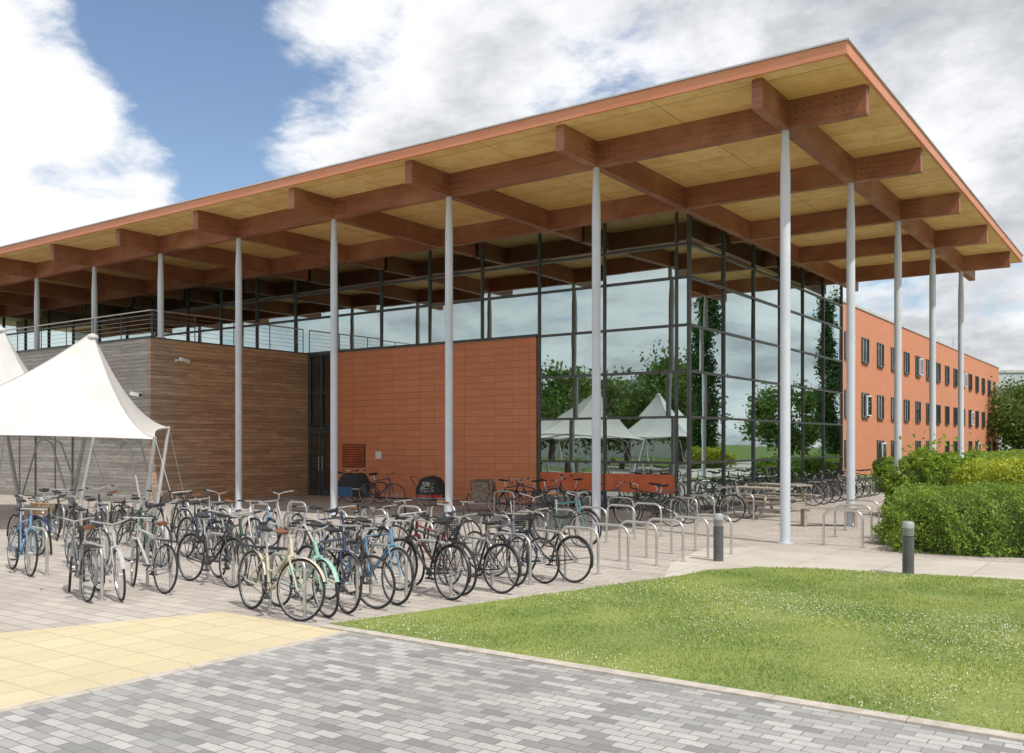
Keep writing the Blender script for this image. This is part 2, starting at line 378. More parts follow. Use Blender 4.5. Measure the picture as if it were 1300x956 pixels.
def tree(name,label,loc,h,rad,nclump,nleaf,size,m,crown0=.25,columnar=False,group=None):
    t=thing(name,label,'tree',loc,random.uniform(0,6),group)
    mb=MB(); r0=h*.018+.06
    mb.tube([(0,0,-.05),(.05,0,h*.3),(0,.08,h*.6),(.03,0,h*.9)],[r0*1.3,r0,r0*.7,r0*.15],8)
    for k in range(7):
        a=random.uniform(0,6.28); z=h*random.uniform(crown0+.05,.7); L=rad*(.35 if columnar else .8)
        mb.tube([(0,0,z),(math.cos(a)*L*.5,math.sin(a)*L*.5,z+h*.07),(math.cos(a)*L,math.sin(a)*L,z+h*.16)],[r0*.45,r0*.3,r0*.08],6)
    mb.build('trunk',M['trunk'],t)
    cz=h*(crown0+1)/2; hz=h*(1-crown0)/2
    C=[]
    for k in range(nclump):
        d=rng.normal(size=3); d/=np.linalg.norm(d); rr=rng.uniform(.45,1)**.5
        if columnar:
            u=rng.uniform(-1,1); wd=(1-abs(u)**2.2)**.7*rad*(1-.25*u); a=rng.uniform(0,6.28)
            c=np.array([math.cos(a)*wd*rng.uniform(.2,.7),math.sin(a)*wd*rng.uniform(.2,.7),cz+u*hz])
            sg=np.array([.20*rad,.20*rad,.5*rad])
        else:
            c=np.array([d[0]*rad*rr*.85,d[1]*rad*rr*.85,cz+d[2]*hz*rr*.85]); sg=np.array([.16,.16,.13])*rad*rng.uniform(.7,1.4)
        C.append(c+rng.normal(size=(nleaf//nclump,3))*sg)
    leaves('crown',np.concatenate(C),size,m,t); return t
tree('garden_tree','leafy green tree past the far end of the brick block, left one',W(50,92),8.2,3.6,40,6000,.2,M['leaf'],.1)
tree('garden_tree','leafy green tree at the right edge of the view, right of its neighbour',W(54.5,97),7.6,3.6,40,6000,.2,M['leaf'],.1)
tree('garden_tree','darker tree half hidden behind the two by the grey block',W(58,104),8.6,4,40,6000,.2,M['leaf'],.1)
k=0
for (x,y,h,rd) in ((12,45,14.5,1.4),(6.6,57,12.5,1.3),(17.5,40,12.0,1.2)):
    k+=1; tree('poplar_tree','tall narrow poplar mirrored in the side glazing, %s of three'%['tallest','middle height one','shortest'][k-1],(x,y,0),h,rd,70,14000,.14,M['poplar'],.04,True,'poplars beside the hall')
k=0; NUM=['one','two','three','four','five','six','seven']
for (x,y,h,rd) in ((21,30,7.5,3.6),(26,42,8,4),(19,55,7,3.6),(30,60,9,4.5),(14,68,7.5,3.8),(24,20,7,3.3)):
    k+=1; tree('park_tree','rounded park tree mirrored in the side glazing, number %s of six'%NUM[k-1],(x,y,0),h,rd,46,6000,.22,M['leaf'],.14,False,'park trees beside the hall')
k=0
for (x,y,h,rd) in ((-17,-28,7.5,3.2),(-23,-33,8.5,3.8),(-30,-36,8,3.7),(-37,-38,9,4),(-30,-48,11,4.6),(-45,-44,9,4),(-20,-44,10,4.4)):
    k+=1; tree('square_tree','rounded tree mirrored in the front glazing, number %s of seven'%NUM[k-1],(x,y,0),h,rd,44,6500,.22,M['leaf'],.14,False,'trees across the square')
hedge('low_hedge','hedge mirrored low in the side glazing','hedge',(13,30,0),(1.2,14,1.5),.25,12000,.1,M['hedgey'])
# ------------------------------------------------------------ main building
B=thing('main_building','long glazed hall with timber beams, orange roof edge, tall slim columns and terracotta wall','building')
ZS=8.3; RX,RY=1.6,-1.65; XL=-46.; YB=20.05
roof=MB().box((XL,RY+.06,ZS),(RX-.06,YB-.06,ZS+.17)).build('roof',M['soffit'],B,False)
mb=MB(); mb.box((XL,RY,ZS-.012),(RX,RY+.06,ZS+.2)); mb.build('fascia',M['fascia'],roof,False)
mb=MB(); mb.box((RX-.06,RY+.062,ZS-.010),(RX+.002,YB-.062,ZS+.203)); mb.build('fascia',M['fascia'],roof,False)
mb=MB(); mb.box((XL,YB-.06,ZS-.012),(RX-.002,YB,ZS+.2)); mb.build('fascia',M['fascia'],roof,False)
MB().box((XL-.01,RY-.03,ZS+.206),(RX+.035,YB+.03,ZS+.235)).build('roof_sheet',M['paleroof'],roof,False)
SX=[0,4.106,8.17,12.08,15.98,19.75,23.47,27.18,30.9,34.6,38.4]; TY=[4.36,8.79,13.14,17.76]
GX,GY=-4.73,6.04
def bolts(parent,pts):
    mb=MB()
    for p,ax in pts:
        for i in range(3):
            for j in range(3):
                o1=(i-1)*.13; o2=(j-1)*.13
                if ax=='x': mb.cbox((p[0]+.103*p[3],p[1]+o1,p[2]+o2),(.012,.024,.024))
                else: mb.cbox((p[0]+o1,p[1]+.103*p[3],p[2]+o2),(.024,.012,.024))
    mb.build('bolt_heads',M['dark_steel'],parent,False)
zb=7.78
bm=MB().box((XL,-.1,zb),(1.5,.1,ZS+.006)).build('roof_beam',M['beam'],B,False)
bolts(bm,[((-s+.38,0,8.04,-1),'y') for s in SX[:8]]+[((1.1,0,8.04,-1),'y')])
bm=MB().box((-.1,-1.45,zb-.004),(.1,YB-.1,ZS+.008)).build('roof_beam',M['beam'],B,False)
bolts(bm,[((0,-.45,8.04,1),'x')]+[((0,t-.4,8.04,1),'x') for t in TY])
for i,s in enumerate(SX[1:]):
    ye=9.5 if i==0 else GY-.08
    bm=MB().box((-s-.1,-1.45,zb-.004),(-s+.1,YB-.1 if i==0 else ye,ZS+.008)).build('roof_beam',M['beam'],B,False)
    bolts(bm,[((-s,-.4,8.04,1),'x')])
for i,t in enumerate(TY):
    xe=-44. if i==0 else GX+.08
    bm=MB().box((xe,t-.1,zb),(1.5,t+.1,ZS+.006)).build('roof_beam',M['beam'],B,False)
    bolts(bm,[((.4,t,8.04,-1),'y')])
cprof=[(.15,0),(.15,.02),(.094,.021),(.094,6.9),(.07,7.55),(.07,zb-.006)]
def column(x,y,z0=0):
    pr=[(r,z-z0 if z>1 else z) for r,z in cprof]
    MB().lathe(pr,20).build('column',M['column'],B,True,(x,y,z0+.004))
for i,s in enumerate(SX): column(-s,0,5.16 if i>=5 else 0)
for t in TY: column(0,t)
zr=[.12,1.35,2.6,3.85,5.1,6.4,7.3,8.29]
def mull(a,b,name='mullion'): MB().box(a,b).build(name,M['mullion'],B,False)
fx=[-9.6,-7.35,-5.1,GX]
for x in fx[:-1]: mull((x-.027,GY-.06,.0),(x+.027,GY+.06,8.292))
mull((GX-.04,GY-.065,0),(GX+.045,GY+.055,8.293))
for z in zr[:-1]: mull((-9.56,GY-.055,z-.034),(GX-.05,GY+.03,z+.034),'transom')
def pane(vs,nrm):
    c=sum((Vector(v) for v in vs),Vector())/4; out=[]
    ta,tb=random.gauss(0,.0045),random.gauss(0,.0045)
    for v in vs:
        d=Vector(v)-c; off=ta*d.z+tb*(d.x+d.y); out.append(Vector(v)+Vector(nrm)*off)
    MB().add(out,[(0,1,2,3)]).build('window_pane',M['glass'],B,False)
for i in range(3):
    for j in range(7):
        pane([(fx[i],GY,zr[j]),(fx[i+1],GY,zr[j]),(fx[i+1],GY,zr[j+1]),(fx[i],GY,zr[j+1])],(0,1,0))
gy=[GY+i*(20.2-GY)/6 for i in range(7)]
for y in gy[1:]: mull((GX-.06,y-.027,0),(GX+.055,y+.027,8.292))
for z in zr[:-1]: mull((GX-.03,GY+.06,z-.033),(GX+.05,20.17,z+.033),'transom')
for i in range(6):
    for j in range(7):
        pane([(GX,gy[i],zr[j]),(GX,gy[i+1],zr[j]),(GX,gy[i+1],zr[j+1]),(GX,gy[i],zr[j+1])],(1,0,0))
cx=[-9.6-2.16*i for i in range(18)]
for x in cx[1:]: mull((x-.026,GY-.06,5.1),(x+.026,GY+.06,8.292))
for z in (5.14,6.4,7.3): mull((cx[-1],GY-.054,z-.036),(-9.64,GY+.03,z+.036),'transom')
for i in range(17):
    a,b=cx[i+1],cx[i]
    for z0,z1 in ((5.14,7.3),(7.3,8.29)): pane([(a,GY,z0),(b,GY,z0),(b,GY,z1),(a,GY,z1)],(0,1,0))
for i in range(2): MB().box((fx[i]+.03,GY-.03,.50),(fx[i+1]-.03,GY-.012,1.02)).build('spandrel_panel',M['redpanel'],B,False)
MB().box((-18.27,GY-.1,.06),(-9.66,GY+.2,5.08)).build('terracotta_wall',M['terracotta'],B,False)
MB().box((-18.3,GY-.13,5.082),(-9.64,GY-.0,5.11)).build('coping',M['mullion'],B,False)
MB().box((-18.27,GY-.085,0),(-9.66,GY+.19,.058)).build('plinth',M['dark_steel'],B,False)
v=MB().box((-17.85,GY-.125,1.05),(-16.75,GY-.102,1.85)).build('vent_grille',M['dark_steel'],B,False)
mb=MB()
for i in range(9): mb.cbox((-17.3,GY-.14,1.11+i*.085),(1.04,.035,.045),0,.5)
mb.build('louvre_blades',M['redpanel'],v,False)
MB().box((-19.9,GY+.12,2.5),(-18.27,GY+.16,5.1)).build('door_overpanel',M['winglass'],B,False)
for x in (-19.72,-19.1,-18.3): mull((x-.03,GY+.02,0),(x+.03,GY+.1,5.1))
for z in (2.42,3.7,5.07): mull((-19.69,GY+.03,z-.03),(-18.33,GY+.09,z+.03),'transom')
for x0 in (-19.72,-19.02):
    d=MB().box((x0,GY+.05,.03),(x0+.62,GY+.08,2.36)).build('door',M['winglass'],B,False)
    mb=MB()
    for a,b in (((x0,GY+.01,.03),(x0+.08,GY+.048,2.36)),((x0+.54,GY+.01,.03),(x0+.62,GY+.048,2.36)),((x0+.082,GY+.01,.03),(x0+.538,GY+.048,.2)),((x0+.082,GY+.01,2.24),(x0+.538,GY+.048,2.36))): mb.box(a,b)
    mb.build('frame',M['mullion'],d,False)
    xh=x0+(.57 if x0<-19.5 else .05)
    MB().tube([(xh,GY-.03,.9),(xh,GY-.03,1.4)],.014).build('handle',M['steel'],d)
TX=-19.9; TYf=-.35
MB().box((XL,TYf,.0),(TX-.02,TYf+.2,5.13)).build('timber_wall',M['timber'],B,False)
tag(MB().box((TX-.02,TYf+.003,.0),(TX+.14,GY+.02,5.127)).build('timber_wall',M['timberbrown'],B,False),'warm brown sheltered timber wall facing the plaza')
MB().box((XL,TYf+.2,4.95),(TX-.021,GY-.03,5.12)).build('terrace_floor',M['intfloor'],B,False)
MB().box((XL,TYf-.03,5.131),(TX+.17,TYf+.17,5.165)).build('coping',M['mullion'],B,False)
MB().box((TX-.03,TYf+.172,5.131),(TX+.17,GY-.08,5.164)).build('coping',M['mullion'],B,False)
for x in (-27.6,-25.2):
    d=MB().box((x,TYf-.03,.05),(x+1.0,TYf-.003,2.2)).build('service_door',M['timber'],B,False)
    mb=MB().box((x-.06,TYf-.04,.05),(x-.002,TYf-.004,2.26)).box((x+1.002,TYf-.04,.05),(x+1.06,TYf-.004,2.26)).box((x,TYf-.04,2.202),(x+1.0,TYf-.004,2.26))
    mb.build('frame',M['dark_steel'],d,False)
def railing(p0,p1,n,hh):
    p0=Vector(p0);p1=Vector(p1); mb=MB()
    mb.tube([p0+Vector((0,0,hh)),p1+Vector((0,0,hh))],.022)
    for q in (.2,.36,.52,.68,.84): mb.tube([p0+Vector((0,0,q*hh)),p1+Vector((0,0,q*hh))],.006,5)
    r=mb.build('railing',M['steel'],B)
    for i in range(n+1):
        p=p0.lerp(p1,i/n); MB().tube([p,p+Vector((0,0,hh-.01))],.016,6).build('post',M['dark_steel'],r)
railing((XL,TYf+.08,5.16),(TX+.07,TYf+.08,5.16),16,.85)
railing((TX+.07,TYf+.12,5.16),(TX+.07,GY-.15,5.16),4,.85)
# interior
MB().box((XL,GY+.3,.01),(GX-.1,20,.03)).build('floor_slab',M['intfloor'],B,False)
MB().box((XL,GY+.3,4.75),(-10.2,13,5.05)).build('mezzanine_floor',M['intwhite'],B,False)
MB().box((-9.3,9.2,4.72),(-6.9,19.5,5.02)).build('mezzanine_floor',M['intwhite'],B,False)
MB().box((XL,13.5,.03),(-10.4,13.8,8.28)).build('inner_wall',M['intwhite'],B,False)
MB().box((-10.3,7.4,.03),(-10.1,20,8.28)).build('inner_wall',M['interior'],B,False)
MB().box((XL,20.05,0),(GX,20.3,8.28)).build('rear_wall',M['interior'],B,False)
MB().box((-9.4,GY+.25,.06),(-5.2,GY+.4,.88)).build('reception_panel',M['redpanel'],B,False)
MB().box((-10.05,10,.06),(-9.9,14,2.3)).build('reception_panel',M['redpanel'],B,False)
for x,y in ((-6.6,9.0),(-6.6,13.4),(-6.6,17.8)): MB().lathe([(.12,0),(.12,8.2)],12).build('inner_column',M['intwhite'],B,True,(x,y,.03))
# ------------------------------------------------------------ brick block
K=thing('brick_block','three storey orange brick block with small dark windows beyond the glass hall','building')
px=-9.
MB().box((px-14,30,0),(px,91.9,9.7)).build('wall',M['brick'],K,False)
MB().box((px-14.05,29.95,9.702),(px+.06,91.95,9.86)).build('roof_coping',M['paleroof'],K,False)
for i in range(16):
    y=36.4+i*3.5
    for j,z in enumerate((7.35,4.1,1.3)):
        if j==2 and i%3==1: continue
        f=MB(); hw=.66
        f.box((px+.003,y-hw-.07,z-.75),(px+.09,y-hw,z+.75)).box((px+.003,y+hw,z-.75),(px+.09,y+hw+.07,z+.75)).box((px+.003,y-hw,z+.68),(px+.09,y+hw,z+.75)).box((px+.003,y-hw,z-.75),(px+.13,y+hw,z-.68)).box((px+.003,y-.03,z-.68),(px+.07,y+.03,z+.68))
        w=f.build('window',M['mullion'],K,False)
        MB().box((px+.002,y-hw+.001,z-.679),(px+.03,y+hw-.001,z+.679)).build('pane',M['winglass'],w,False)
        MB().box((px+.001,y-hw+.01,z-.67),(px+.0018,y+hw-.01,z+.67)).build('backing_sheet',M['interior'],w,False)  # flat grey sheet between the pane and the solid wall
        if (i*7+j*3)%5==0:
            a=.22; sm=MB()
            sm.cbox((px+.12+.28*math.sin(a),y+.1+.28*math.cos(a),z),(.03,.56,1.2),-a)
            sh_=sm.build('sash',M['whitepaint'],w,False)
            MB().cbox((px+.145+.28*math.sin(a),y+.105+.28*math.cos(a),z),(.02,.44,1.06),-a).build('sash_glass',M['winglass'],w,False)
for y in (62,78):
    MB().box((px-6,y,9.87),(px-4,y+3,11.0)).build('roof_plant',M['paleroof'],K,False)
MB().tube([(px-3,84,9.86),(px-3,84,12.4)],.05,6).build('antenna',M['steel'],K)
D=thing('distant_block','pale blue grey block far away beyond the trees at the right','building',W(88,150),TH)
MB().box((-14,0,0),(16,10,13.2)).build('wall',M['greybuild'],D,False)
MB().box((-14.2,-.2,13.2),(16.2,10.2,13.6)).build('roof',M['paleroof'],D,False)
for z in (3,6.2,9.4): MB().box((-13.4,-.05,z),(15.5,-.003,z+1.3)).build('window_band',M['winglass'],D,False)
O=thing('office_building','long pale office building across the square, mirrored in the front glazing','building',(-50,-66,0))
MB().box((-34,-12,0),(30,0,9.5)).build('wall',M['officewall'],O,False)
MB().box((-34.3,-12.3,9.5),(30.3,.3,9.9)).build('roof',M['paleroof'],O,False)
for z in (2,5.6): MB().box((-33,.003,z),(29,.05,z+1.8)).build('window_band',M['winglass'],O,False)
# ------------------------------------------------------------ canopies
def canopy(label,peak,corners,zp,world=False):
    P0=Vector(peak if world else W(*peak)); P0=Vector((P0[0],P0[1],0)); t=thing('tensile_canopy',label,'canopy',(P0.x,P0.y,0),0,'white tensile canopies')
    cs=[Vector(c)-P0 if world else Vector(W(c[0],c[1],c[2]))-P0 for c in corners]
    edge=[]; ns=14; k=len(cs)
    for i in range(k):
        a,b=cs[i],cs[(i+1)%k]
        for j in range(ns):
            u=j/ns; p=a.lerp(b,u); sg=4*u*(1-u)
            edge.append(Vector((p.x*(1-.10*sg),p.y*(1-.10*sg),p.z+.06*sg)))
    nr=24; vs=[];n=len(edge)
    for r in range(nr+1):
        u=r/nr
        for q in edge:
            hx=.025+.975*u
            z=q.z+(zp-q.z)*((1-u)**2.1*.85+.15*(1-u))
            vs.append((q.x*hx,q.y*hx,z))
    fs=[(r*n+i,(r+1)*n+i,(r+1)*n+(i+1)%n,r*n+(i+1)%n) for r in range(nr) for i in range(n)]
    MB().add(vs,fs).build('membrane',M['canvas'],t)
    MB().tube([Vector(q)-Vector((0,0,.015)) for q in edge],.018,6,True).build('edge_cable',M['whitepaint'],t)
    for i in range(k):
        sv=[(edge[i*ns].x*(.025+.975*r/nr),edge[i*ns].y*(.025+.975*r/nr),edge[i*ns].z+(zp-edge[i*ns].z)*((1-r/nr)**2.1*.85+.15*(1-r/nr))+.004) for r in range(nr+1)]
        MB().tube(sv,.008,5).build('seam',M['grey_steel'],t)
    MB().lathe([(.09,zp-.06),(.13,zp-.02),(.12,zp+.03),(.03,zp+.07)],16).build('peak_cap',M['canvas'],t)
    MB().tube([(0,0,2.3),(0,0,zp-.1)],[.06,.05],10).build('mast',M['grey_steel'],t)
    for c in cs:
        d=Vector((c.x,c.y,0)).normalized()
        foot=Vector((c.x*.80,c.y*.80,0))
        MB().tube([foot,c+Vector((0,0,.02))],[.06,.045],10).build('support_post',M['grey_steel'],t)
        MB().tube([c,Vector((c.x,c.y,0))+d*.9],.008,5).build('guy_cable',M['grey_steel'],t)
        MB().tube([Vector((0,0,2.3)),Vector((c.x*.3,c.y*.3,2.2)),Vector((c.x*.6,c.y*.6,1.9)),Vector((c.x*.81,c.y*.81,.35))],.024,8).build('strut',M['grey_steel'],t)
    return t
canopy('white peaked fabric canopy over the bicycles, the nearer and fuller one',(-9.65,21.4),[(-7.75,20.2,2.0),(-9.0,24.4,2.3),(-13.6,25.0,2.3),(-13.6,17.4,2.05)],4.34)
canopy('white peaked fabric canopy cut by the left edge, behind the nearer one',(-13.35,24.3),[(-10.8,23.6,2.2),(-12.2,27.3,2.4),(-17.5,27.8,2.4),(-16.8,21.5,2.2)],4.85)
canopy('white peaked canopy out of frame, mirrored right of the others in the glazing',(-15.4,-14.2),[(-12.6,-11.8,2.1),(-18.0,-11.8,2.1),(-18.2,-16.8,2.1),(-12.6,-16.8,2.1)],4.6,True)
canopy('white peaked canopy out of frame, mirrored between the others in the glazing',(-20.6,-14.6),[(-18.1,-12.0,2.1),(-23.2,-12.0,2.1),(-23.2,-17.0,2.1),(-18.3,-17.0,2.1)],4.6,True)
# ------------------------------------------------------------ bicycles
PIV=.37; cache={}
COL={'black':(.02,.02,.022),'navy blue':(.02,.035,.10),'cream':(.58,.53,.41),'mint green':(.30,.55,.46),'red':(.30,.03,.03),'silver':(.45,.45,.45),
 'dark green':(.02,.07,.045),'grey':(.14,.15,.16),'sky blue':(.13,.27,.42),'purple':(.10,.04,.12),'white':(.68,.68,.66),'dark red':(.16,.025,.03),'teal':(.06,.25,.26)}
for c,v in COL.items():
    m,n,b=newmat('paint_'+c.replace(' ','_')); o=n.obj(); f=n.noise(o,30,3)
    n.put(b.inputs['Base Color'],n.mix(n.rng(f,.4,.75),v,tuple(q*.75 for q in v))); b.inputs['Roughness'].default_value=.35
    b.inputs['Coat Weight'].default_value=.3; M['p_'+c]=m
def cm(key,fn):
    if key not in cache: cache[key]=fn()
    return cache[key]
def wheel_m():
    mb=MB(); mb.ring((0,0,0),.314,.009,'y',28,5)
    for i in range(24):
        a=2*PI*i/24; s=.022 if i%2 else -.022
        mb.tube([(math.cos(a+.25)*.02,s,math.sin(a+.25)*.02),(math.cos(a)*.308,0,math.sin(a)*.308)],.0013,3)
    mb.tube([(0,-.05,0),(0,.05,0)],.02,8); return mb.mesh('wheel',M['silver'])
def tyre_m(): return MB().ring((0,0,0),.329,.0165,'y',32,7).mesh('tyre',M['rubber'])
RA,BB,ST,HT,HB=(-.53,0,.34),(-.09,0,.29),(-.235,0,.79),(.33,0,.87),(.365,0,.72)
def frame_m(style,c):
    mb=MB(); T=.016
    if style=='step':
        mb.tube([BB,(.06,0,.36),(.22,0,.52),(.36,0,.74)],.019,8); mb.tube([(-.155,0,.5),(.02,0,.50),(.2,0,.64),(.345,0,.82)],.013,8)
        st=(-.22,0,.70)
    else:
        mb.tube([BB,HB],.019,8); mb.tube([(ST[0],0,ST[2]-.03),(HT[0],0,HT[2]-.03)],T,8); st=ST
    mb.tube([BB,st],.016,8); mb.tube([(.325,0,.885),(.375,0,.70)],.021,8)
    for s in (-1,1):
        mb.tube([(BB[0]-.03,s*.03,BB[2]),(RA[0],s*.062,RA[2])],.010,6); mb.tube([(st[0],s*.015,st[2]-.05),(RA[0],s*.062,RA[2])],.009,6)
    mb.tube([(BB[0],-.04,BB[2]),(BB[0],.04,BB[2])],.024,8)
    return mb.mesh('frame',M['p_'+c])
def fork_m(c):
    mb=MB()
    for s in (-1,1): mb.tube([(.0,s*.05,.70),(.04,s*.052,.60),(.155,s*.05,.34)],[.013,.013,.008],6)
    mb.tube([(0,-.055,.70),(0,.055,.70)],.016,6); mb.tube([(-.01,0,.69),(-.045,0,.93)],.014,6)
    return mb.mesh('fork',M['p_'+c])
def saddle_m(kind):
    mb=MB(); sec=[(-.16,.07,.02),(-.13,.085,.03),(-.04,.07,.028),(.05,.03,.022),(.13,.016,.018)]
    vs=[];n=8
    for x,w,h in sec:
        for j in range(n): a=2*PI*j/n; vs.append((x-.26,w*math.cos(a),.955+h*math.sin(a)+(.015 if x<-.1 else 0)))
    fs=[(i*n+j,i*n+(j+1)%n,(i+1)*n+(j+1)%n,(i+1)*n+j) for i in range(4) for j in range(n)]+[tuple(range(n-1,-1,-1)),tuple(4*n+j for j in range(n))]
    mb.add(vs,fs); return mb.mesh('saddle',kind)
def post_m(): return MB().tube([(-.205,0,.69),(-.255,0,.935)],.0135,6).mesh('seat_post',M['silver'])
def bar_m(kind):
    mb=MB(); mb.tube([(-.045,0,.90),(-.055,0,.97),(.02 if kind!='upright' else -.05,0,1.0)],.014,6)
    if kind=='flat': pts=[(.02,-.29,1.0),(.03,-.12,1.0),(.03,.12,1.0),(.02,.29,1.0)]
    elif kind=='upright': pts=[(-.25,-.27,1.05),(-.12,-.26,1.07),(-.02,-.14,1.04),(-.04,0,1.0),(-.02,.14,1.04),(-.12,.26,1.07),(-.25,.27,1.05)]
    else:
        h=[(.02,.03,1.0),(.03,.19,1.0),(.10,.205,.99),(.125,.21,.94),(.09,.21,.89),(.0,.21,.88)]
        pts=[(a,-b,c) for a,b,c in reversed(h)]+h
    mb.tube(pts,.011,6); return mb.mesh('handlebar',M['silver'])
def grip_m(kind,s):
    mb=MB()
    if kind=='flat': mb.tube([(.02,s*.30,1.0),(.028,s*.19,1.0),(.05,s*.18,.99),(.07,s*.2,.98)],[.016,.016,.008,.006],6)
    elif kind=='upright': mb.tube([(-.26,s*.27,1.05),(-.14,s*.262,1.068)],.017,6)
    else: mb.tube([(.15,s*.2,1.035),(.10,s*.205,.99),(.125,s*.21,.94),(.09,s*.21,.89),(-.01,s*.21,.88)],[.01,.016,.015,.015,.015],6)
    return mb.mesh('grip',M['black'])
def crank_m():
    mb=MB(); mb.ring((-.09,-.05,.29),.085,.006,'y',18,4)
    for a in range(5): mb.tube([(-.09,-.05,.29),(-.09+.085*math.cos(a*1.257),-.05,.29+.085*math.sin(a*1.257))],.006,4)
    mb.tube([(-.09,-.06,.29),(.05,-.075,.21)],.011,5); mb.tube([(-.09,.06,.29),(-.23,.075,.37)],.011,5)
    mb.cbox((.05,-.12,.21),(.09,.08,.022)); mb.cbox((-.23,.12,.37),(.09,.08,.022))
    mb.tube([(-.09,-.05,.372),(-.53,-.05,.375)],.005,4); mb.tube([(-.09,-.05,.207),(-.53,-.05,.305)],.005,4); mb.ring((-.53,-.05,.34),.036,.006,'y',12,4)
    return mb.mesh('crankset',M['dark_steel'])
def guard_m(m,front):
    mb=MB(); vs=[];fs=[]; a0,a1=(R(20),R(150)) if front else (R(15),R(195)); n=16
    for i in range(n+1):
        a=a0+(a1-a0)*i/n
        for y,rr in ((-.026,.352),(0,.361),(.026,.352)): vs.append((math.cos(a)*rr,y,math.sin(a)*rr))
    for i in range(n):
        for j in range(2): fs.append((i*3+j,i*3+j+1,i*3+4+j,i*3+3+j))
    mb.add(vs,fs)
    for s in (-1,1): e=R(35) if front else R(170); mb.tube([(0,s*.05,0),(math.cos(e)*.352,s*.03,math.sin(e)*.352)],.003,4)
    return mb.mesh('mudguard',m)
def carrier_m():
    mb=MB()
    for y in (-.06,-.02,.02,.06): mb.tube([(-.82,y,.735),(-.34,y,.735)],.006,5)
    for x in (-.82,-.66,-.5,-.34): mb.tube([(x,-.06,.735),(x,.06,.735)],.006,5)
    for s in (-1,1): mb.tube([(-.70,s*.06,.73),(-.53,s*.07,.36)],.006,5); mb.tube([(-.45,s*.06,.73),(-.53,s*.07,.36)],.006,5)
    return mb.mesh('carrier',M['black'])
def basket_m(m):
    mb=MB(); x0,x1,y0,z0,z1=.09,.34,.16,.74,.94
    for k in range(7):
        u=k/6; e=.75+.25*u; z=z0+(z1-z0)*u; cxx=(x0+x1)/2; hx=(x1-x0)/2*e; hy=y0*e
        mb.tube([(cxx-hx,-hy,z),(cxx+hx,-hy,z),(cxx+hx,hy,z),(cxx-hx,hy,z)],.005 if k<6 else .009,4,True)
    for k in range(28):
        t=k/28*4; sd=int(t); u=(t-sd)*2-1; q={0:(u,-1),1:(1,u),2:(-u,1),3:(-1,-u)}[sd]
        cxx=(x0+x1)/2; f=lambda e,z:(cxx+q[0]*(x1-x0)/2*e,q[1]*y0*e,z)
        mb.tube([f(.75,z0),f(1,z1)],.0035,4)
    for k in range(6): y=-.11+k*.044; mb.tube([(.12,y,z0),(.31,y,z0)],.0035,4)
    return mb.mesh('basket',m)
def bike(loc,rz,style,c,bar,opts,label,group,lean=0,steer=0,cat='bicycle',sc=.96):
    t=thing('bicycle',label,cat,loc,0,group); t.rotation_euler=(lean,0,rz); t.scale=(sc,)*3
    link('frame',cm(('fr',style,c),lambda:frame_m(style,c)),t)
    pr=(0,0,steer)
    link('fork',cm(('fo',c),lambda:fork_m(c)),t,(PIV,0,0),pr)
    wm=cm('w',wheel_m); ty=cm('t',tyre_m)
    w=link('wheel',wm,t,(-.53,0,.346),(0,random.random(),0)); link('tyre',ty,w)
    w=link('wheel',wm,t,(PIV+.155*math.cos(steer),.155*math.sin(steer),.346),(0,0,steer)); link('tyre',ty,w)
    link('saddle',cm(('sa','brown' in opts),lambda:saddle_m(M['brownsaddle'] if 'brown' in opts else M['black'])),t)
    link('seat_post',cm('po',post_m),t)
    h=link('handlebar',cm(('ba',bar),lambda:bar_m(bar)),t,(PIV,0,0),pr)
    for s in (-1,1): link('grip',cm(('gr',bar,s),lambda:grip_m(bar,s)),h)
    link('crankset',cm('cr',crank_m),t)
    if 'guard' in opts:
        gm=c if style=='step' else 'black'
        link('mudguard',cm(('gf',gm),lambda:guard_m(M['p_'+gm],True)),t,(PIV+.155*math.cos(steer),.155*math.sin(steer),.346),pr)
        link('mudguard',cm(('gb',gm),lambda:guard_m(M['p_'+gm],False)),t,(-.53,0,.346))
    if 'carrier' in opts: link('carrier',cm('ca',carrier_m),t)
    if 'basket' in opts: link('basket',cm(('bk','w'),lambda:basket_m(M['wicker'])),t,(PIV,0,0),pr)
    if 'wire' in opts: link('basket',cm(('bk','b'),lambda:basket_m(M['black'])),t,(PIV,0,0),pr)
    return t
def hoop_m():
    pts=[(-.36,0,0)]; zc=.49
    for i in range(7): a=PI-i*PI/2/6; pts.append((-.2+.16*math.cos(a),0,zc+.16*math.sin(a)))
    for i in range(7): a=PI/2-i*PI/2/6; pts.append((.2+.16*math.cos(a),0,zc+.16*math.sin(a)))
    pts.append((.36,0,0)); mb=MB().tube(pts,.021,10)
    mb.lathe([(.055,0),(.055,.008)],12,(-.36,0,0)); mb.lathe([(.055,0),(.055,.008)],12,(.36,0,0)); return mb.mesh('bike_stand',M['steel'])
HM=hoop_m()
HEAD=TH-R(45)
rn=random.Random(11)
ords=['first','second','third','fourth','fifth','sixth','seventh','eighth','ninth','tenth','eleventh','twelfth','thirteenth','fourteenth','fifteenth','sixteenth','seventeenth','eighteenth','nineteenth','twentieth']+['%dth'%i for i in range(21,40)]
rows=[('front row beside lawn',9.2,[5.35+.69*i for i in range(13)],7,0),
 ('second row from lawn',11.9,[4.2+.85*i for i in range(14)],6,.3),
 ('third row from lawn',14.6,[4.4+.85*i for i in range(10)],5,.2),
 ('fourth row from lawn',17.3,[5.2+.85*i for i in range(7)],4,.2),
 ('fifth row from lawn',19.7,[6.3+.85*i for i in range(4)],2,.2)]
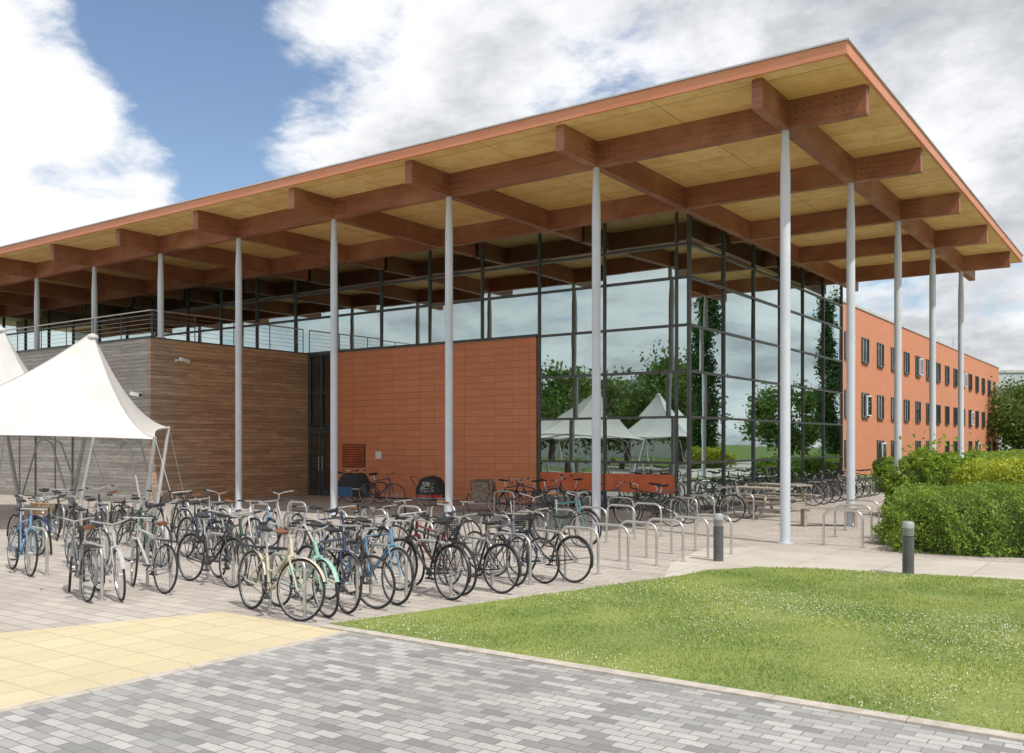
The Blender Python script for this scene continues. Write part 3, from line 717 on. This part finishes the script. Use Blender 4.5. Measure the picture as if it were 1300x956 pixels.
front=[('cream','step','upright',('guard','carrier')),('mint green','step','upright',('guard','carrier','brown')),('navy blue','diamond','flat',('guard',)),
 ('black','diamond','drop',()),('sky blue','diamond','drop',()),('black','diamond','flat',('carrier','guard')),('dark red','diamond','drop',()),('black','step','upright',('guard','carrier','wire')),
 ('grey','diamond','flat',()),('navy blue','diamond','drop',()),('black','step','upright',('wire','guard'))]
pal=['black']*6+['navy blue']*3+['grey']*4+['silver']*4+['dark green','dark red','sky blue','white','purple','cream','teal']
def desc(c,opts,style,bar):
    s=c+(' step-through bicycle' if style=='step' else ' bicycle')
    if 'basket' in opts: s+=' with wicker basket'
    elif 'wire' in opts: s+=' with black wire basket'
    elif bar=='drop': s+=' with drop handlebars'
    elif 'carrier' in opts: s+=' with rear carrier'
    return s
for ri,(rname,d,ss,full,sparse) in enumerate(rows):
    recs=[];hoops=[]
    for j,s in enumerate(ss):
        p=W(-.69*d+.72*s,.72*d+.69*s); hoops.append(p)
        for side in (-1,1):
            if ri==0:
                if j>=7: continue
                if j>1 and side==1 and j%2==0: continue
            else:
                if j>=full and (rn.random()>sparse or j>=11): continue
                if rn.random()<.16: continue
            q=s+side*.17+rn.uniform(-.03,.03); dd=d+rn.uniform(-.18,.18)
            recs.append((W(-.69*dd+.72*q,.72*dd+.69*q),side))
    recs.sort(key=lambda a:camx(a[0])); hoops.sort(key=camx)
    hoops=[p for p in hoops if camx(p)>-25]
    for i,p in enumerate(hoops):
        o=link('bike_stand',HM,None,(p[0],p[1],.004),(0,0,HEAD+rn.uniform(-.03,.03)))
        tag(o,'steel hoop stand, %s from left, %s'%(ords[i],rname),'bike stand','steel hoop bike stands')
    k=0
    for i,(p,side) in enumerate(recs):
        if camx(p)<-25: continue
        if ri==0 and k<len(front): c,st,bar,op=front[k]
        else:
            c=rn.choice(pal); st=rn.choice(['diamond','diamond','step']); bar='upright' if st=='step' else rn.choice(['flat','drop','flat'])
            op=set()
            if rn.random()<.6: op.add('guard')
            if rn.random()<.45: op.add('carrier')
            if rn.random()<.14: op.add(rn.choice(['basket','wire','wire']))
            if rn.random()<.15: op.add('brown')
        hd=HEAD+rn.uniform(-.12,.12)+(PI if (rn.random()<.4 and not(ri==0 and k<2)) else 0)
        back=math.cos(hd-HEAD)<0
        ln=(.07*side)*(1 if not back else -1)
        bike((p[0],p[1],.004),hd,st,c,bar,op,'%s, %s from left, %s'%(desc(c,op,st,bar),ords[k],rname),'bicycles parked in the stands',ln,rn.uniform(-.35,.35),'bicycle',rn.uniform(.90,.98))
        k+=1
by=[((652,655),.2),((668,656),.1),((700,655),-.2),((722,652),0.),((772,664),.1),((826,668),.5),((846,664),.3),((903,662),.2),((922,657),0.)]
for i,((x,y),a) in enumerate(by):
    c=['black','navy blue','grey','black','navy blue','black','grey','black','silver'][i]; bar=['flat','drop','flat','upright','flat','drop','flat','flat','drop'][i]
    bike(G(x,y,.004),HEAD+a+(PI if i%2 else 0),'step' if bar=='upright' else 'diamond',c,bar,('guard',) if i%2 else (),'%s, %s from left in shade before the glazing'%(desc(c,(),'step' if bar=='upright' else 'diamond',bar),ords[i]),'bicycles in the shade before the glazing',.06,.2)
for i,(x,y) in enumerate(((640,656),(735,658),(748,656),(788,668),(868,668),(890,664),(940,660))):
    tag(link('bike_stand',HM,None,G(x,y,.004),(0,0,HEAD)),'steel hoop stand in shade before the glazing, %s from left'%ords[i],'bike stand','steel hoop bike stands')
for i in range(9):
    c=['black','grey','navy blue','black','dark red','black','silver','navy blue','black'][i]
    bike((-3.3,10.6+i*.85,.004),rn.uniform(-.1,.1)+(PI if i%3 else 0),'diamond',c,'flat',('guard',),'%s, %s of nine along the side glazing, counted from the glass corner'%(desc(c,(),'diamond','flat'),ords[i]),'bicycles along the side glazing',.05,.2)
    if i%2==0: tag(link('bike_stand',HM,None,(-3.3,10.8+i*.85,.004),(0,0,0)),'steel hoop stand, %s of five along the side glazing'%ords[i//2],'bike stand','steel hoop bike stands')
def hood(mb_parent,m,L=.85,Wd=.6,H=.75,z0=.25,x0=0):
    prof=[(-L/2,z0),(-L/2,z0+H*.45),(-L*.32,z0+H*.88),(-.02,z0+H),(L*.22,z0+H*.9),(L*.5,z0+H*.35),(L*.5,z0)]
    vs=[];fs=[]
    ys=[(-Wd/2,.93),(-Wd/2+.06,1),(Wd/2-.06,1),(Wd/2,.93)]
    for y,k in ys:
        for x,z in prof: vs.append((x0+x*k,y,z0+(z-z0)*k))
    n=len(prof)
    for a in range(3):
        for i in range(n): fs.append((a*n+i,a*n+(i+1)%n,(a+1)*n+(i+1)%n,(a+1)*n+i))
    fs.append(tuple(range(n-1,-1,-1))); fs.append(tuple(3*n+i for i in range(n)))
    return MB().add(vs,fs).build('hood',m,mb_parent)
def small_wheel(parent,loc,rad):
    s=rad/.346; w=link('wheel',cache['w'],parent,loc); w.scale=(s,s,s); link('tyre',cache['t'],w)
def trailer(loc,rz,m,m2,label,h=.68):
    t=thing('child_trailer',label,'bike trailer',loc,rz,'child bike trailers')
    h_=hood(t,m,.9,.58,h,.22)
    for s in (-1,1): MB().add([(-.30,s*.293,.42),(.22,s*.293,.42),(.12,s*.293,.72),(-.2,s*.293,.74)],[(0,1,2,3)]).build('side_window',M['winglass'],h_,False)
    MB().box((-.42,-.3,.235),(.42,.3,.34)).build('tub',m2,t,False)
    mb=MB().tube([(-.5,-.33,.24),(.52,-.33,.24),(.52,.33,.24),(-.5,.33,.24)],.018,6,True); mb.build('frame',M['silver'],t)
    small_wheel(t,(-.1,-.40,.25),.25); small_wheel(t,(-.1,.40,.25),.25)
    MB().tube([(.5,.3,.24),(.8,.34,.26),(1.15,.2,.32)],.016,6).build('hitch_arm',M['silver'],t)
    MB().tube([(-.45,-.25,.6),(-.62,-.25,.86),(-.62,.25,.86),(-.45,.25,.6)],.013,6).build('push_handle',M['black'],t)
trailer(G(549,642),HEAD+.5,M['fabricblack'],M['fabricred'],'black hooded child bike trailer standing by the terracotta wall')
trailer(G(614,649),HEAD+2.2,M['fabrictan'],M['fabricblack'],'tan and grey hooded child bike trailer, right of the black one')
for i,(x,y,a) in enumerate(((440,637,.1),(464,638,.5))):
    t=bike(G(x,y,.004),HEAD+a+PI*i,'step','black','upright',('guard',),['black cargo bicycle with child hood, left one by the terracotta wall','black cargo bicycle with child hood and blue box, right one by the terracotta wall'][i],'cargo bicycles by the terracotta wall',0,0,'cargo bicycle')
    hood(t,M['fabricblack'],.58,.46,.46,.52,.62); MB().box((.34,-.22,.2),(.90,.22,.52)).build('cargo_box',M['fabricblue'] if i else M['black'],t,False)
    MB().box((.34,-.223,.44),(.90,-.2202,.48)).build('reflective_band',M['silver'],t,False)
bike(G(484,641,.004),HEAD+.3,'diamond','navy blue','flat',('carrier',),'navy blue bicycle beside the cargo bicycles at the terracotta wall','bicycles by the terracotta wall',.05,.2)
# ------------------------------------------------------------ street furniture
def bollard(loc,label):
    t=thing('bollard',label,'bollard',loc,0,'lighting bollards')
    MB().lathe([(.08,0),(.08,.55)],20).build('post',M['bollard'],t)
    MB().lathe([(.05,.551),(.05,.66)],16).build('lamp',M['bollardcap'],t)
    mb=MB()
    for z in (.562,.582,.602,.622,.642): mb.lathe([(.079,z),(.079,z+.009)],20)
    mb.build('louvre',M['bollardcap'],t); MB().lathe([(.082,.662),(.082,.735),(.07,.755),(.02,.76)],20).build('cap',M['bollardcap'],t)
bollard(G(912,712,.009),'dark grey bollard by the last hoop stand, left of the two')
bollard(G(1153,729,.009),'dark grey bollard in front of the low hedge, right of the two')
for i,(x,y) in enumerate(((1070,693),(1083,683),(1094,674))):
    tag(link('bike_stand',HM,None,G(x,y,.009),(0,0,TH-R(40))),'steel hoop stand at left end of the low hedge, %s of three counted from nearest'%ords[i],'bike stand','steel hoop bike stands')
def slat_bench(loc,rz,L,label):
    t=thing('slatted_bench',label,'bench',loc,rz)
    mb=MB()
    for k in range(5): mb.box((-L/2,-.22+k*.09,.40),(L/2,-.145+k*.09,.44))
    mb.build('seat',M['woodgrey'],t,False)
    for x in (-L/2+.3,L/2-.3):
        MB().box((x-.03,-.2,0),(x+.03,-.14,.398)).box((x-.03,.14,0),(x+.03,.2,.398)).box((x-.029,-.138,.33),(x+.029,.138,.398)).build('leg',M['woodgrey'],t,False)
slat_bench(G(1052,668,.006),-.1+TH,1.7,'pale slatted bench by the second column from the corner')
def picnic(loc,rz,label):
    t=thing('picnic_table',label,'picnic table',loc,rz,'picnic tables before the glazing')
    mb=MB()
    for k in range(5): mb.box((-.9,-.36+k*.146,.72),(.9,-.23+k*.146,.76))
    mb.build('table_top',M['woodgrey'],t,False)
    for s in (-1,1):
        mb=MB()
        for k in range(2): mb.box((-.9,s*.62+k*.14-.13,.43),(.9,s*.62+k*.14,.465))
        mb.build('seat',M['woodgrey'],t,False)
    for x in (-.6,.6):
        mb=MB()
        for s in (-1,1): mb.tube([(x,s*.25,.72),(x,s*.62,0)],.045,4)
        mb.box((x-.05,-.7,.36),(x-.012,.7,.428)); mb.build('leg',M['woodgrey'],t,False)
picnic(G(958,656,.004),TH-.9,'grey wooden picnic table just right of the glass corner')
picnic(G(986,649,.004),TH-.9,'grey wooden picnic table behind the first, nearer the side glazing')
def cctv(loc,rz,label):
    t=thing('security_camera',label,'camera',loc,rz,'security cameras on the timber wall')
    MB().box((-.05,-.02,-.05),(.05,0,.05)).tube([(0,-.01,0),(0,-.22,.02)],.018,6).build('bracket',M['whitepaint'],t)
    MB().cbox((.12,-.26,.0),(.36,.11,.11),.2,0,.15).build('housing',M['whitepaint'],t,False)
    MB().tube([(.27,-.23,-.03),(.33,-.22,-.04)],.04,10).build('lens',M['black'],t)
cctv((TX+.15,.55,4.5),PI/2,'white security camera high on the timber wall corner')
cctv((TX-.35,TYf-.005,3.4),0,'white security camera lower on the timber wall, left of the corner')
tag(MB().box((-16.25,GY-.125,1.35),(-15.99,GY-.103,1.6)).build('wall_notice',M['whitepaint'],None,False),'small white notice on the terracotta wall right of the vent','sign')
# ------------------------------------------------------------ camera
cam=bpy.data.cameras.new('camera'); co=bpy.data.objects.new('camera',cam); col.objects.link(co)
co.location=(CX,CY,CZ); co.rotation_euler=(PI/2,0,TH); cam.sensor_width=36; cam.lens=F_/1300*36; cam.shift_y=(HZ-478)/1300
cam.clip_end=3000; scene.camera=co
# ------------------------------------------------------------ light
el=R(55); az=Vector((.957,-.29,0)).normalized(); sd=Vector((az.x*math.cos(el),az.y*math.cos(el),math.sin(el)))
L=bpy.data.lights.new('sun','SUN'); L.energy=3.7; L.angle=R(.6); L.color=(1,.95,.87)
lo=bpy.data.objects.new('sun',L); col.objects.link(lo); lo.rotation_euler=(-sd).to_track_quat('-Z','Y').to_euler()
w=bpy.data.worlds.new('World'); scene.world=w; w.use_nodes=True; n=NT(w.node_tree); n.n.clear()
sky=n.node('ShaderNodeTexSky',sky_type='NISHITA',sun_disc=False,sun_elevation=el,sun_rotation=math.atan2(sd.x,sd.y))
sky.air_density=1.0; sky.dust_density=1.2; sky.ozone_density=1.5
b1=n.node('ShaderNodeBackground'); n.put(b1.inputs[0],sky.outputs[0]); b1.inputs[1].default_value=.15
dr=n.node('ShaderNodeTexCoord').outputs['Generated']; x,y,z=n.sep(dr)
zz=n.math('ADD',n.math('MAXIMUM',z,0.),.34)
pv=n.comb(n.math('DIVIDE',x,zz),n.math('DIVIDE',y,zz),n.math('MULTIPLY',z,1.5))
def cd(px,py):
    a,b=(px-650)/F_,(HZ-py)/F_; v=Vector((a*RT[0]+FW[0],a*RT[1]+FW[1],b)).normalized(); return tuple(v)
def blob(px,py,c0,c1): 
    d=n.vmath('DOT_PRODUCT',dr,cd(px,py)).outputs['Value']; return n.rng(d,c0,c1)
n1=n.noise(pv,2.6,12,.6,.15)
wisp=n.noise(n.vmath('ADD',pv,(7.3,2.2,1.1)).outputs[0],5.5,10,.62,.3)
m_=n.math('ADD',n1,.15)
m_=n.math('SUBTRACT',m_,n.math('MULTIPLY',blob(190,110,.972,.995),.20))
m_=n.math('SUBTRACT',m_,n.math('MULTIPLY',blob(130,100,.984,.996),.10))
m_=n.math('ADD',m_,n.math('MULTIPLY',blob(-10,60,.991,.999),.20))
m_=n.math('ADD',m_,n.math('MULTIPLY',blob(60,250,.990,.998),.20))
m_=n.math('ADD',m_,n.math('MULTIPLY',n.math('SUBTRACT',wisp,.5),.38))
mask=n.rng(m_,.42,.60)
n2=n.noise(n.vmath('ADD',pv,(3.1,1.7,.4)).outputs[0],2.4,11,.62,.2)
sh=n.math('ADD',n2,n.math('MULTIPLY',blob(1000,0,.86,.98),.09)); sh=n.math('ADD',sh,n.math('MULTIPLY',n.math('SUBTRACT',n1,.5),.6))
sh=n.math('SUBTRACT',sh,n.math('MULTIPLY',blob(330,60,.96,.995),.08))
sh=n.math('SUBTRACT',sh,n.math('MULTIPLY',blob(30,230,.93,.99),.20))
cc=n.mix(n.rng(sh,.40,.72),(.92,.93,.95),(.46,.48,.51))
b2=n.node('ShaderNodeBackground'); n.put(b2.inputs[0],cc); b2.inputs[1].default_value=1.1
mx=n.node('ShaderNodeMixShader'); n.put(mx.inputs[0],mask); n.l.new(b1.outputs[0],mx.inputs[1]); n.l.new(b2.outputs[0],mx.inputs[2])
wo=n.node('ShaderNodeOutputWorld'); n.l.new(mx.outputs[0],wo.inputs[0])
scene.view_settings.view_transform='Standard'; scene.view_settings.look='None'; scene.view_settings.exposure=0
